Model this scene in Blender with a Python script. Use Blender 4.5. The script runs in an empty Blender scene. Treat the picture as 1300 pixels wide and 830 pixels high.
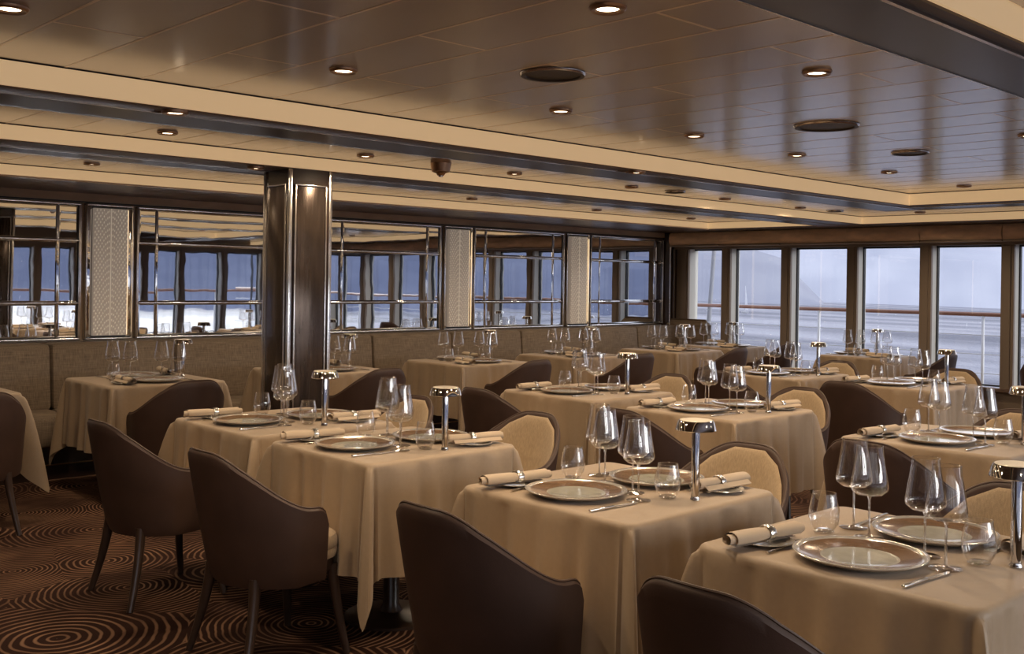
import bpy, bmesh, math, random
from mathutils import Vector, Matrix
random.seed(7)
PI=math.pi
S=bpy.context.scene
COL=S.collection
# ------------------------------------------------------------------ camera
# world: x runs along the mirror wall towards the bow windows, y towards the mirror wall
F_PX=1318.0; PX,PY=650.0,357.0; EYE=1.45
ROLL=math.atan(40/2640.0); YAW=math.atan(1390/1318.0)
cd=bpy.data.cameras.new('camera'); cam=bpy.data.objects.new('camera',cd); COL.objects.link(cam); S.camera=cam
cd.sensor_fit='HORIZONTAL'; cd.sensor_width=36; cd.lens=F_PX/1300*36
cd.shift_x=0; cd.shift_y=-(415-PY)/1300; cd.clip_start=.05; cd.clip_end=9000
FW=Vector((math.cos(YAW),math.sin(YAW),0)); RT=Vector((math.sin(YAW),-math.cos(YAW),0)); UP=Vector((0,0,1))
cr,sr=math.cos(ROLL),math.sin(ROLL)
cx=RT*cr+UP*sr; cy=UP*cr-RT*sr; cz=-FW
cam.matrix_world=Matrix(((cx.x,cy.x,cz.x,0),(cx.y,cy.y,cz.y,0),(cx.z,cy.z,cz.z,EYE),(0,0,0,1)))
def px_of(p):
    d=Vector(p)-Vector((0,0,EYE)); Z=d.dot(FW)
    return PX+F_PX*(d.dot(RT)*cr+d.dot(UP)*sr)/Z
# ------------------------------------------------------------------ world, sun, exposure
W=bpy.data.worlds.new('sky'); S.world=W; W.use_nodes=True
nt=W.node_tree; nt.nodes.clear()
out=nt.nodes.new('ShaderNodeOutputWorld'); bg=nt.nodes.new('ShaderNodeBackground'); nt.links.new(bg.outputs[0],out.inputs[0])
tc=nt.nodes.new('ShaderNodeTexCoord'); sep=nt.nodes.new('ShaderNodeSeparateXYZ'); nt.links.new(tc.outputs['Generated'],sep.inputs[0])
rp=nt.nodes.new('ShaderNodeValToRGB'); nt.links.new(sep.outputs[2],rp.inputs[0]); nt.links.new(rp.outputs[0],bg.inputs[0])
rp.color_ramp.elements[0].position=0.0; rp.color_ramp.elements[0].color=(.80,.785,.815,1)
rp.color_ramp.elements[1].position=.8; rp.color_ramp.elements[1].color=(.50,.56,.72,1)
e=rp.color_ramp.elements.new(.2); e.color=(.74,.75,.83,1)
bg.inputs[1].default_value=2.1
sd=bpy.data.lights.new('sun','SUN'); sd.energy=3.0; sd.angle=math.radians(35); sd.color=(1.0,.97,.93)
sun=bpy.data.objects.new('sun',sd); COL.objects.link(sun)
sun.rotation_euler=(Vector((0.30,-1.0,.20))).to_track_quat('Z','Y').to_euler()
S.view_settings.view_transform='Standard'; S.view_settings.look='None'; S.view_settings.exposure=0.0; S.view_settings.gamma=1
S.view_settings.use_curve_mapping=False
LAMP_W=36.0
# ------------------------------------------------------------------ materials
def new_mat(name):
    m=bpy.data.materials.new(name); m.use_nodes=True; n=m.node_tree; b=n.nodes['Principled BSDF']; return m,n,b
def mat(name,col,rough=.5,metal=0,spec=.5,bump=None,var=None,coat=0,sheen=0,emit=None,aniso=0):
    """bump=(scale,strength,stretch xyz)  var=(scale,amount,stretch) multiplies the colour by a noise"""
    m,n,b=new_mat(name)
    b.inputs['Base Color'].default_value=(*col,1); b.inputs['Roughness'].default_value=rough
    b.inputs['Metallic'].default_value=metal; b.inputs['Specular IOR Level'].default_value=spec
    b.inputs['Coat Weight'].default_value=coat; b.inputs['Coat Roughness'].default_value=.12; b.inputs['Sheen Weight'].default_value=sheen
    b.inputs['Anisotropic'].default_value=aniso
    if emit: b.inputs['Emission Color'].default_value=(*emit[0],1); b.inputs['Emission Strength'].default_value=emit[1]
    tcn=n.nodes.new('ShaderNodeTexCoord')
    def noise(scale,st,detail=3):
        mp=n.nodes.new('ShaderNodeMapping'); mp.inputs['Scale'].default_value=st; n.links.new(tcn.outputs['Object'],mp.inputs[0])
        t=n.nodes.new('ShaderNodeTexNoise'); t.inputs['Scale'].default_value=scale; t.inputs['Detail'].default_value=detail
        n.links.new(mp.outputs[0],t.inputs['Vector']); return t
    if var:
        t=noise(var[0],var[2] if len(var)>2 else (1,1,1)); r=n.nodes.new('ShaderNodeValToRGB'); n.links.new(t.outputs['Fac'],r.inputs[0])
        a=var[1]; r.color_ramp.elements[0].position=.3; r.color_ramp.elements[1].position=.7
        r.color_ramp.elements[0].color=(*[c*(1-a) for c in col],1); r.color_ramp.elements[1].color=(*[min(1,c*(1+a)) for c in col],1)
        n.links.new(r.outputs[0],b.inputs['Base Color'])
    if bump:
        t=noise(bump[0],bump[2] if len(bump)>2 else (1,1,1)); bp=n.nodes.new('ShaderNodeBump'); bp.inputs['Strength'].default_value=bump[1]
        bp.inputs['Distance'].default_value=.01
        n.links.new(t.outputs['Fac'],bp.inputs['Height']); n.links.new(bp.outputs[0],b.inputs['Normal'])
    return m
def glass_mat(name,base=.05,edge=.55,tint=(1,1,1),rough=.0,power=3.0):
    """thin clear glass: transparency mixed with a mirror reflection that grows at grazing angles"""
    m=bpy.data.materials.new(name); m.use_nodes=True; n=m.node_tree; n.nodes.clear()
    o=n.nodes.new('ShaderNodeOutputMaterial'); mx=n.nodes.new('ShaderNodeMixShader'); tr=n.nodes.new('ShaderNodeBsdfTransparent'); gl=n.nodes.new('ShaderNodeBsdfGlossy')
    tr.inputs[0].default_value=(*tint,1); gl.inputs[0].default_value=(1,1,1,1); gl.inputs['Roughness'].default_value=rough
    lw=n.nodes.new('ShaderNodeLayerWeight'); lw.inputs[0].default_value=.5
    pw=n.nodes.new('ShaderNodeMath'); pw.operation='POWER'; pw.inputs[1].default_value=power; n.links.new(lw.outputs['Facing'],pw.inputs[0])
    ma=n.nodes.new('ShaderNodeMath'); ma.operation='MULTIPLY_ADD'; ma.inputs[1].default_value=edge; ma.inputs[2].default_value=base
    n.links.new(pw.outputs[0],ma.inputs[0]); n.links.new(ma.outputs[0],mx.inputs[0])
    n.links.new(tr.outputs[0],mx.inputs[1]); n.links.new(gl.outputs[0],mx.inputs[2]); n.links.new(mx.outputs[0],o.inputs[0]); return m
M={}
M['cloth']=mat('champagne_cloth',(.345,.25,.163),.48,spec=.5,sheen=.15,bump=(900,.12),var=(60,.03))
M['napkin']=mat('napkin_cloth',(.50,.385,.27),.8,spec=.25,sheen=.2,bump=(500,.15))
M['leather']=mat('brown_leather',(.058,.031,.022),.52,spec=.4,bump=(260,.05),var=(8,.12))
M['rim']=mat('chair_edge_wood',(.085,.05,.035),.5,spec=.4)
M['legwood']=mat('dark_leg_wood',(.045,.027,.019),.32,spec=.5,coat=.2,var=(30,.2,(1,1,.1)))
M['cream']=mat('cream_upholstery',(.42,.31,.195),.8,spec=.2,sheen=.2,bump=(420,.25),var=(220,.14,(1,1,.15)))
M['chrome']=mat('chrome',(.90,.89,.88),.22,1)
M['steel']=mat('satin_steel',(.75,.73,.70),.18,1)
M['lampsteel']=mat('mirror_lamp_metal',(.80,.78,.76),.05,1)
M['lamptop']=mat('satin_lamp_cap',(.80,.72,.60),.35,.6)
M['goldtrim']=mat('champagne_trim_metal',(.62,.50,.40),.25,1)
M['trim']=mat('pale_trim_metal',(.72,.68,.64),.22,1)
M['mirror']=mat('silvered_mirror',(.80,.82,.84),.015,1,bump=(1.3,.10,(1,1,1)))
M['mirrorstrip']=mat('bevelled_mirror_strip',(.88,.89,.90),.04,1,bump=(14,.3,(1,1,.5)))
M['panel']=mat('ceiling_panel_metal',(.36,.29,.235),.30,.5,bump=(500,.05),var=(3,.06),coat=1.0)
M['ceilback']=mat('ceiling_void',(.10,.07,.05),.6)
M['joint']=mat('ceiling_joint',(.88,.70,.52),.5,spec=.5,coat=1.0)
M['panel'].node_tree.nodes['Principled BSDF'].inputs['Coat Roughness'].default_value=.17
M['joint'].node_tree.nodes['Principled BSDF'].inputs['Coat Roughness'].default_value=.17
M['soffit']=mat('bronze_soffit',(.085,.055,.04),.4,.1,spec=.3)
M['lacquer']=mat('black_lacquer',(.022,.020,.021),.30,0,spec=.22)
M['lacquer_sky']=mat('lacquer_painted_sky',(.060,.068,.082),.30,0,spec=.4)  # black lacquer strip with the sky reflection painted into its colour
M['plum']=mat('plum_soffit',(.10,.068,.066),.35,.2)
M['headwood']=mat('header_wood',(.42,.30,.20),.4,var=(14,.12,(.3,1,1)))
M['fascia']=mat('lit_cove_fascia',(.75,.62,.45),.6,emit=((1.0,.66,.34),.42))
M['fascia2']=mat('lit_cove_fascia_lower',(.8,.66,.48),.6,emit=((1.0,.68,.37),.52))
M['bulb']=mat('downlight_lens',(1,.9,.75),.4,emit=((1,.80,.55),9))
M['copper']=mat('downlight_rim',(.35,.22,.14),.3,.9)
M['speaker']=mat('speaker_grille',(.05,.038,.03),.5,.4)
M['bead']=mat('etched_bead_glass',(.85,.80,.70),.18,.1,spec=.9,emit=((1,.86,.68),.22))
M['panelglass']=mat('frosted_panel_glass',(.46,.40,.35),.3,.1,bump=(40,.2),emit=((1,.80,.64),.14))
M['glow']=mat('panel_edge_light',(1,.85,.6),.5,emit=((1,.72,.42),1.2))
M['bronzeclad']=mat('bronze_column_cladding',(.10,.075,.062),.2,.7,bump=(9,.25,(1,1,.35)),var=(40,.25,(1,1,.08)))
M['darkclad']=mat('dark_column_wood',(.035,.02,.015),.25,coat=.3)
M['mullion']=mat('mullion_bronze',(.21,.16,.12),.5,.1)
M['mullside']=mat('mullion_grey_reveal',(.55,.54,.50),.5)
M['gasket']=mat('window_gasket',(.02,.02,.02),.6)
M['blind']=mat('brown_blind_fabric',(.80,.56,.37),.75,bump=(60,.25),var=(5,.18,(1,1,3)))
M['blindbar']=mat('blind_hem_bar',(.34,.27,.21),.45,.2)
M['wall']=mat('dark_wall_panelling',(.11,.072,.048),.4,var=(12,.1,(1,1,.2)))
M['plinth']=mat('dark_lacquer_plinth',(.03,.018,.013),.2,coat=.4)
M['brass']=mat('aged_brass',(.42,.25,.11),.3,1)
M['plate']=mat('stoneware_plate',(.36,.345,.28),.14,0,spec=.7,coat=.5,var=(25,.10))
M['platering']=mat('copper_glaze_ring',(.22,.13,.075),.16,.25,coat=.6,var=(30,.15))
M['plateedge']=mat('silver_plate_edge',(.66,.62,.56),.14,.55,coat=.5)
M['black']=mat('black_plastic',(.02,.02,.02),.4)
M['tablewood']=mat('table_wood',(.12,.07,.04),.5)
M['glass']=glass_mat('crystal_glass',.08,1.0,(.975,.975,.975),0,1.8)
M['glassfoot']=glass_mat('crystal_glass_stem',.13,.85,(.95,.95,.95),.02,1.8)
M['glassstem']=glass_mat('crystal_glass_shaft',.38,.6,(.9,.9,.9),.03,1.2)
M['pane']=glass_mat('window_glass',.03,.5,(.95,.96,.97),0,3)
M['teak']=mat('teak_rail',(.30,.13,.075),.4)
M['whitepaint']=mat('white_paint',(.75,.75,.76),.4)
M['greymast']=mat('grey_mast_paint',(.30,.31,.34),.4)
M['deck']=mat('teak_deck',(.3,.22,.15),.6,var=(30,.1))
M['sailcloth']=mat('white_sail',(.85,.85,.88),.7)
def tweed():
    m,n,b=new_mat('tweed_banquette'); t=n.nodes.new('ShaderNodeTexCoord')
    outs=[]
    for st in ((3,3,90),(90,90,3)):
        mp=n.nodes.new('ShaderNodeMapping'); mp.inputs['Scale'].default_value=st; n.links.new(t.outputs['Object'],mp.inputs[0])
        z=n.nodes.new('ShaderNodeTexNoise'); z.inputs['Scale'].default_value=2.2; z.inputs['Detail'].default_value=2; n.links.new(mp.outputs[0],z.inputs['Vector']); outs.append(z)
    mu=n.nodes.new('ShaderNodeMath'); mu.operation='ADD'; n.links.new(outs[0].outputs['Fac'],mu.inputs[0]); n.links.new(outs[1].outputs['Fac'],mu.inputs[1])
    r=n.nodes.new('ShaderNodeValToRGB'); n.links.new(mu.outputs[0],r.inputs[0])
    mu2=n.nodes.new('ShaderNodeMath'); mu2.operation='MULTIPLY'; mu2.inputs[1].default_value=.5; n.links.new(mu.outputs[0],mu2.inputs[0]); n.links.new(mu2.outputs[0],r.inputs[0])
    r.color_ramp.elements[0].position=.36; r.color_ramp.elements[0].color=(.12,.086,.058,1)
    r.color_ramp.elements[1].position=.64; r.color_ramp.elements[1].color=(.25,.185,.128,1)
    n.links.new(r.outputs[0],b.inputs['Base Color']); b.inputs['Roughness'].default_value=.75
    bp=n.nodes.new('ShaderNodeBump'); bp.inputs['Strength'].default_value=.2; bp.inputs['Distance'].default_value=.005
    n.links.new(mu2.outputs[0],bp.inputs['Height']); n.links.new(bp.outputs[0],b.inputs['Normal']); return m
M['tweed']=tweed()
def carpet():
    m,n,b=new_mat('carpet_arc_pattern'); L=n.links
    t=n.nodes.new('ShaderNodeTexCoord'); mp=n.nodes.new('ShaderNodeMapping'); mp.inputs['Rotation'].default_value=(0,0,math.radians(20)); L.new(t.outputs['Object'],mp.inputs[0])
    v=n.nodes.new('ShaderNodeTexVoronoi'); v.voronoi_dimensions='2D'; v.inputs['Scale'].default_value=1.45; v.inputs['Randomness'].default_value=.75; L.new(mp.outputs[0],v.inputs['Vector'])
    nz=n.nodes.new('ShaderNodeTexNoise'); nz.inputs['Scale'].default_value=6; L.new(mp.outputs[0],nz.inputs['Vector'])
    ad=n.nodes.new('ShaderNodeMath'); ad.operation='MULTIPLY_ADD'; ad.inputs[1].default_value=.05; L.new(nz.outputs['Fac'],ad.inputs[0]); L.new(v.outputs['Distance'],ad.inputs[2])
    # ring spacing differs from cell to cell
    sc=n.nodes.new('ShaderNodeSeparateColor'); L.new(v.outputs['Color'],sc.inputs[0])
    fr=n.nodes.new('ShaderNodeMath'); fr.operation='MULTIPLY_ADD'; fr.inputs[1].default_value=90; fr.inputs[2].default_value=100; L.new(sc.outputs[0],fr.inputs[0])
    mu=n.nodes.new('ShaderNodeMath'); mu.operation='MULTIPLY'; L.new(ad.outputs[0],mu.inputs[0]); L.new(fr.outputs[0],mu.inputs[1])
    si=n.nodes.new('ShaderNodeMath'); si.operation='SINE'; L.new(mu.outputs[0],si.inputs[0])
    n2=n.nodes.new('ShaderNodeTexNoise'); n2.inputs['Scale'].default_value=2.3; L.new(mp.outputs[0],n2.inputs['Vector'])
    r0=n.nodes.new('ShaderNodeValToRGB'); L.new(si.outputs[0],r0.inputs[0]); r0.color_ramp.elements[0].position=.25; r0.color_ramp.elements[1].position=.9
    mx=n.nodes.new('ShaderNodeMix'); mx.data_type='RGBA'; L.new(r0.outputs[0],mx.inputs[0])
    mx.inputs[6].default_value=(.03,.013,.009,1)
    cr2=n.nodes.new('ShaderNodeValToRGB'); L.new(n2.outputs['Fac'],cr2.inputs[0]); cr2.color_ramp.elements[0].position=.35; cr2.color_ramp.elements[0].color=(.10,.052,.033,1)
    cr2.color_ramp.elements[1].position=.65; cr2.color_ramp.elements[1].color=(.33,.185,.11,1); L.new(cr2.outputs[0],mx.inputs[7])
    L.new(mx.outputs[2],b.inputs['Base Color']); b.inputs['Roughness'].default_value=.95; b.inputs['Specular IOR Level'].default_value=.1
    n3=n.nodes.new('ShaderNodeTexNoise'); n3.inputs['Scale'].default_value=400; L.new(t.outputs['Object'],n3.inputs['Vector'])
    bp=n.nodes.new('ShaderNodeBump'); bp.inputs['Strength'].default_value=.4; bp.inputs['Distance'].default_value=.004; L.new(n3.outputs['Fac'],bp.inputs['Height']); L.new(bp.outputs[0],b.inputs['Normal'])
    return m
M['carpet']=carpet()
def sea():
    m,n,b=new_mat('sea_water'); L=n.links
    t=n.nodes.new('ShaderNodeTexCoord')
    def nz(s,st,d=3):
        mp=n.nodes.new('ShaderNodeMapping'); mp.inputs['Scale'].default_value=st; mp.inputs['Rotation'].default_value=(0,0,-YAW+.2); L.new(t.outputs['Object'],mp.inputs[0])
        z=n.nodes.new('ShaderNodeTexNoise'); z.inputs['Scale'].default_value=s; z.inputs['Detail'].default_value=d; L.new(mp.outputs[0],z.inputs['Vector']); return z
    a=nz(.012,(1,.25,1),4); w=nz(.5,(1,1,1),6)
    r=n.nodes.new('ShaderNodeValToRGB'); L.new(a.outputs['Fac'],r.inputs[0]); r.color_ramp.elements[0].position=.38; r.color_ramp.elements[0].color=(.075,.08,.12,1)
    r.color_ramp.elements[1].position=.6; r.color_ramp.elements[1].color=(.34,.335,.38,1)
    L.new(r.outputs[0],b.inputs['Base Color']); b.inputs['Roughness'].default_value=.4; b.inputs['Specular IOR Level'].default_value=.12
    bp=n.nodes.new('ShaderNodeBump'); bp.inputs['Strength'].default_value=1; bp.inputs['Distance'].default_value=1.1
    L.new(w.outputs['Fac'],bp.inputs['Height']); L.new(bp.outputs[0],b.inputs['Normal']); return m
M['sea']=sea()
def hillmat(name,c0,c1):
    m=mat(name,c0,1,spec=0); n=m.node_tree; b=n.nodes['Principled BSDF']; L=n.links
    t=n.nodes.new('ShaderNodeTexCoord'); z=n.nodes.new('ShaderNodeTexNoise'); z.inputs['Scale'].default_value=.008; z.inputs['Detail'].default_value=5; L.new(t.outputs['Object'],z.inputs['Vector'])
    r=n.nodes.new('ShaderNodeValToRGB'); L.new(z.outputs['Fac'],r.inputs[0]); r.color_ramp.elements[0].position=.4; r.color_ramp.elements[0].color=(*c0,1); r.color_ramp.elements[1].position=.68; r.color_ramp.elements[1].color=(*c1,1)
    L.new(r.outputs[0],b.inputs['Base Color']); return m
M['hillnear']=hillmat('near_hill_painted_haze',(.31,.315,.365),(.35,.355,.40))  # air haze is painted into the colours of all three hills
M['hillfar']=hillmat('far_hill_painted_haze',(.49,.495,.55),(.54,.545,.59))
M['hillblue']=hillmat('blue_hill_painted_haze',(.165,.18,.25),(.24,.255,.33))
# ------------------------------------------------------------------ mesh helpers
class MB:
    def __init__(s): s.v=[]; s.f=[]; s.m=[]; s.sm=[]
    def add(s,vs,fs,mi=0,smooth=False):
        o=len(s.v); s.v+=[tuple(v) for v in vs]; s.f+=[tuple(i+o for i in f) for f in fs]; s.m+=[mi]*len(fs); s.sm+=[smooth]*len(fs)
    def box(s,x0,y0,z0,x1,y1,z1,mi=0):
        s.add([(x0,y0,z0),(x1,y0,z0),(x1,y1,z0),(x0,y1,z0),(x0,y0,z1),(x1,y0,z1),(x1,y1,z1),(x0,y1,z1)],
              [(3,2,1,0),(4,5,6,7),(0,1,5,4),(1,2,6,5),(2,3,7,6),(3,0,4,7)],mi)
    def bbox(s,x0,y0,z0,x1,y1,z1,b=.004,mi=0):
        """box with chamfered edges"""
        bm=bmesh.new(); r=bmesh.ops.create_cube(bm,size=1)
        for v in bm.verts: v.co=Vector(((x0+x1)/2+v.co.x*(x1-x0),(y0+y1)/2+v.co.y*(y1-y0),(z0+z1)/2+v.co.z*(z1-z0)))
        bmesh.ops.bevel(bm,geom=bm.edges[:],offset=b,segments=2,affect='EDGES',profile=.5)
        bm.verts.index_update(); s.add([v.co[:] for v in bm.verts],[[v.index for v in f.verts] for f in bm.faces],mi,True); bm.free()
    def lathe(s,prof,n=24,mi=0,c=(0,0,0),smooth=True,mis=None):
        o=len(s.v); k=len(prof)
        for r,z in prof:
            for i in range(n):
                a=2*PI*i/n; s.v.append((c[0]+r*math.cos(a),c[1]+r*math.sin(a),c[2]+z))
        for j in range(k-1):
            for i in range(n):
                i2=(i+1)%n; s.f.append((o+j*n+i,o+j*n+i2,o+(j+1)*n+i2,o+(j+1)*n+i)); s.m.append(mis[j] if mis else mi); s.sm.append(smooth)
    def tube(s,pts,rad,n=8,mi=0,cap=True,flat=1.0):
        pts=[Vector(p) for p in pts]; rads=rad if isinstance(rad,(list,tuple)) else [rad]*len(pts)
        o=len(s.v)
        for i,p in enumerate(pts):
            d=(pts[min(i+1,len(pts)-1)]-pts[max(i-1,0)]).normalized()
            a=d.cross(Vector((0,0,1))); a=Vector((1,0,0)) if a.length<1e-3 else a.normalized(); b=d.cross(a)
            for k in range(n):
                t=2*PI*k/n; s.v.append(tuple(p+a*rads[i]*math.cos(t)+b*rads[i]*flat*math.sin(t)))
        for i in range(len(pts)-1):
            for k in range(n):
                k2=(k+1)%n; s.f.append((o+i*n+k,o+i*n+k2,o+(i+1)*n+k2,o+(i+1)*n+k)); s.m.append(mi); s.sm.append(True)
        if cap:
            s.f.append(tuple(o+k for k in range(n))[::-1]); s.m.append(mi); s.sm.append(False)
            s.f.append(tuple(o+(len(pts)-1)*n+k for k in range(n))); s.m.append(mi); s.sm.append(False)
    def grid(s,rows,closed=False,mi=0,smooth=True):
        o=len(s.v); n=len(rows[0])
        for r in rows: s.v+=[tuple(p) for p in r]
        for j in range(len(rows)-1):
            for i in range(n if closed else n-1):
                i2=(i+1)%n; s.f.append((o+j*n+i,o+j*n+i2,o+(j+1)*n+i2,o+(j+1)*n+i)); s.m.append(mi); s.sm.append(smooth)
    def mesh(s,name,mats):
        me=bpy.data.meshes.new(name); me.from_pydata(s.v,[],s.f)
        for m in mats: me.materials.append(m)
        me.polygons.foreach_set('material_index',s.m); me.polygons.foreach_set('use_smooth',s.sm)
        bm=bmesh.new(); bm.from_mesh(me); bmesh.ops.recalc_face_normals(bm,faces=bm.faces[:]); bm.to_mesh(me); bm.free()
        me.set_sharp_from_angle(angle=math.radians(38)); me.polygons.foreach_set('use_smooth',s.sm); me.update(); return me
def link(name,me,parent=None,loc=None,rz=None):
    o=bpy.data.objects.new(name,me); COL.objects.link(o)
    if parent: o.parent=parent
    if loc is not None: o.location=loc
    if rz is not None: o.rotation_euler=(0,0,rz)
    return o
def build(mb,name,mats,parent=None,**k):
    if not isinstance(mats,(list,tuple)): mats=[mats]
    return link(name,mb.mesh(name,mats),parent,**k)
def empty(name,loc=(0,0,0),rz=0):
    o=bpy.data.objects.new(name,None); o.empty_display_size=.1; COL.objects.link(o); o.location=loc; o.rotation_euler=(0,0,rz); return o
def tag(o,label=None,cat=None,group=None,kind=None):
    if label: o['label']=label
    if cat: o['category']=cat
    if group: o['group']=group
    if kind: o['kind']=kind
    return o
def copy_tree(o,kids,parent=None):
    c=o.copy(); COL.objects.link(c)
    if parent: c.parent=parent
    for ch in kids.get(o.name,[]): copy_tree(ch,kids,c)
    return c
def kidmap(o):
    d={}
    def rec(x):
        d[x.name]=list(x.children)
        for c in x.children: rec(c)
    rec(o); return d
def struct(mb,name,mats,parent=None):
    o=build(mb,name,mats,parent)
    if not parent: o['kind']='structure'
    return o
def boxo(name,b,m,parent=None,bev=None):
    mb=MB()
    if bev: mb.bbox(*b,b=bev)
    else: mb.box(*b)
    return build(mb,name,m,parent)
# ------------------------------------------------------------------ setting
X0,X1=-4.0,10.50      # back wall, bow windows
Y0,Y1=-1.30,8.25      # starboard windows, mirror wall
ZS,ZP,ZP2=2.085,2.18,2.165
fl=MB(); fl.box(X0,Y0,-.06,X1,Y1,0); struct(fl,'floor',M['carpet'])
mb=MB(); mb.box(X0,Y1,0,X1+.2,Y1+.2,2.4); struct(mb,'wall_left',M['wall']); WL=bpy.data.objects['wall_left']
mb=MB(); mb.box(X0-.2,Y0,0,X0,Y1,2.4); struct(mb,'wall_back',M['wall'])
# bow wall (below sill + header) and starboard wall
SILL,HEAD=.46,1.885
mb=MB(); mb.box(X1,Y0-.2,0,X1+.18,Y1+.2,SILL); mb.box(X1,Y0-.2,HEAD,X1+.18,Y1+.2,2.4); mb.box(X1,7.96,SILL,X1+.18,Y1+.2,HEAD); WB=struct(mb,'wall_front',M['mullion'])
mb=MB(); mb.box(X0-.2,Y0-.18,0,X1+.18,Y0,SILL); mb.box(X0-.2,Y0-.18,HEAD,X1+.18,Y0,2.4); WR=struct(mb,'wall_right',M['mullion'])
# sill caps
boxo('sill',(X1-.05,Y0,SILL-.02,X1+.02,7.96,SILL+.015),M['trim'],WB)
boxo('sill',(X0,Y0-.02,SILL-.02,X1,Y0+.05,SILL+.015),M['trim'],WR)
# windows: pitch .83, mullions .18 wide with a bronze face and grey reveals
def window(n,c,axis,width=.65):
    """one pane with gasket and frame; axis 0: bow wall (c = y centre), 1: starboard wall (c = x centre)"""
    def B(mb,a0,d0,z0,a1,d1,z1,mi=0):      # a along the wall, d outward
        if axis==0: mb.box(X1+d0,c+a0,z0,X1+d1,c+a1,z1,mi)
        else: mb.box(c+a0,Y0-d1,z0,c+a1,Y0-d0,z1,mi)
    h=width/2; fr=MB()
    B(fr,-h,.10,SILL+.015,-h+.012,.14,HEAD); B(fr,h-.012,.10,SILL+.015,h,.14,HEAD); B(fr,-h,.10,HEAD-.02,h,.14,HEAD); B(fr,-h,.10,SILL+.015,h,.14,SILL+.03)
    o=struct(fr,'window_%d'%n,M['gasket'])
    p=MB(); B(p,-h+.006,.118,SILL+.02,h-.006,.124,HEAD-.01); build(p,'pane',M['pane'],o)
    return o
def mullion(c,axis,parent,w=.115):
    def B(mb,a0,d0,z0,a1,d1,z1,mi=0):
        if axis==0: mb.box(X1+d0,c+a0,z0,X1+d1,c+a1,z1,mi)
        else: mb.box(c+a0,Y0-d1,z0,c+a1,Y0-d0,z1,mi)
    mb=MB(); B(mb,-w/2,0,SILL,w/2,.17,HEAD); o=build(mb,'mullion',M['mullside'],parent)
    mb=MB(); B(mb,-w/2-.004,-.035,SILL+.015,w/2+.004,-.0005,HEAD+.02); B(mb,-.03,-.045,SILL+.015,.03,-.035,HEAD+.02); build(mb,'mullion_cover',M['mullion'],o)
wn=1
for k in range(12):
    c=7.30-.82*k
    mullion(c,0,WB)
    window(wn,c-.41,0,.705); wn+=1
window(wn,7.30+.345,0,.575); wn+=1
mullion(Y1-.34,0,WB,.10)
for k in range(17):
    c=X1-.3-.83*k
    mullion(c,1,WR)
    if k<16: window(wn,c-.415,1,.715); wn+=1
# ------------------------------------------------------------------ ceiling
mb=MB(); mb.box(X0-.2,Y0-.2,2.26,X1+.2,Y1+.2,2.40); CE=struct(mb,'ceiling',M['ceilback'])
def slab(b,m,name='soffit'): return boxo(name,b,m,CE)
# bands between the raised bays: cream lit fascia | bronze strip | metal line | black lacquer strip
def band_along_x(y0,yb,y1,xa,xb,zp,m2='lacquer',fascia=True,line=True):
    slab((xa,y0+.012,ZS,xb,yb,2.27),M['soffit'])
    slab((xa,yb+.012,ZS-.003,xb,y1,2.27),M[m2])
    boxo('metal_trim',(xa,yb,ZS-.008,xb,yb+.012,2.1),M['trim'],CE)
    boxo('metal_trim',(xa,y1,ZS-.006,xb,y1+.006,ZS+.02),M['trim'],CE)
    fascia_x(y0,xa,xb,zp)
    fascia_x(y1+.008,xa,xb,zp)
def fascia_x(y,xa,xb,zp):
    boxo('light_fascia',(xa,y,ZS+.006,xb,y+.01,zp-.004),M['fascia'],CE)
    boxo('fascia_groove',(xa,y-.001,zp-.004,xb,y+.011,zp+.004),M['gasket'],CE)
def fascia_y(x,ya,yb,zp):
    boxo('light_fascia',(x,ya,ZS+.006,x+.01,yb,zp-.004),M['fascia'],CE)
    boxo('fascia_groove',(x-.001,ya,zp-.004,x+.011,yb,zp+.004),M['gasket'],CE)
UR=7.81   # bow end of the main bay
UW=9.90   # bow end of the outer bays
band_along_x(1.04,1.09,1.33,X0,UR,ZP,'lacquer_sky')
band_along_x(3.75,3.84,4.14,X0,UR+.40,ZP)
# ring returns at the bow end of the main bay
slab((UR+.012,1.34,ZS,UR+.10,3.75,2.27),M['soffit']); slab((UR+.11,1.34,ZS-.003,UR+.40,3.76,2.27),M['lacquer'])
boxo('metal_trim',(UR+.10,1.34,ZS-.008,UR+.11,3.84,2.1),M['trim'],CE); boxo('metal_trim',(UR+.40,1.34,ZS-.006,UR+.406,4.146,ZS+.02),M['trim'],CE)
fascia_y(UR,1.34,3.76,ZP)
slab((UR,-1.3,ZS,UR+.40,1.34,2.27),M['soffit'])
band_along_x(5.25,5.46,5.70,X0,UW,ZP2)
# last band: plum soffit up to the mirror wall, and the soffit along the bow windows
slab((X0,7.172,ZS,UW,Y1,2.27),M['plum']); fascia_x(7.16,X0,UW,ZP2)
slab((UW+.012,Y0,ZS,X1+.1,Y1,2.27),M['soffit'])
fascia_y(UW,-1.3,5.25,ZP2); fascia_y(UW,5.71,7.17,ZP2)
boxo('fascia_lip',(X0,7.15,ZS-.004,UW,7.172,ZS+.008),M['joint'],CE)
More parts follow.
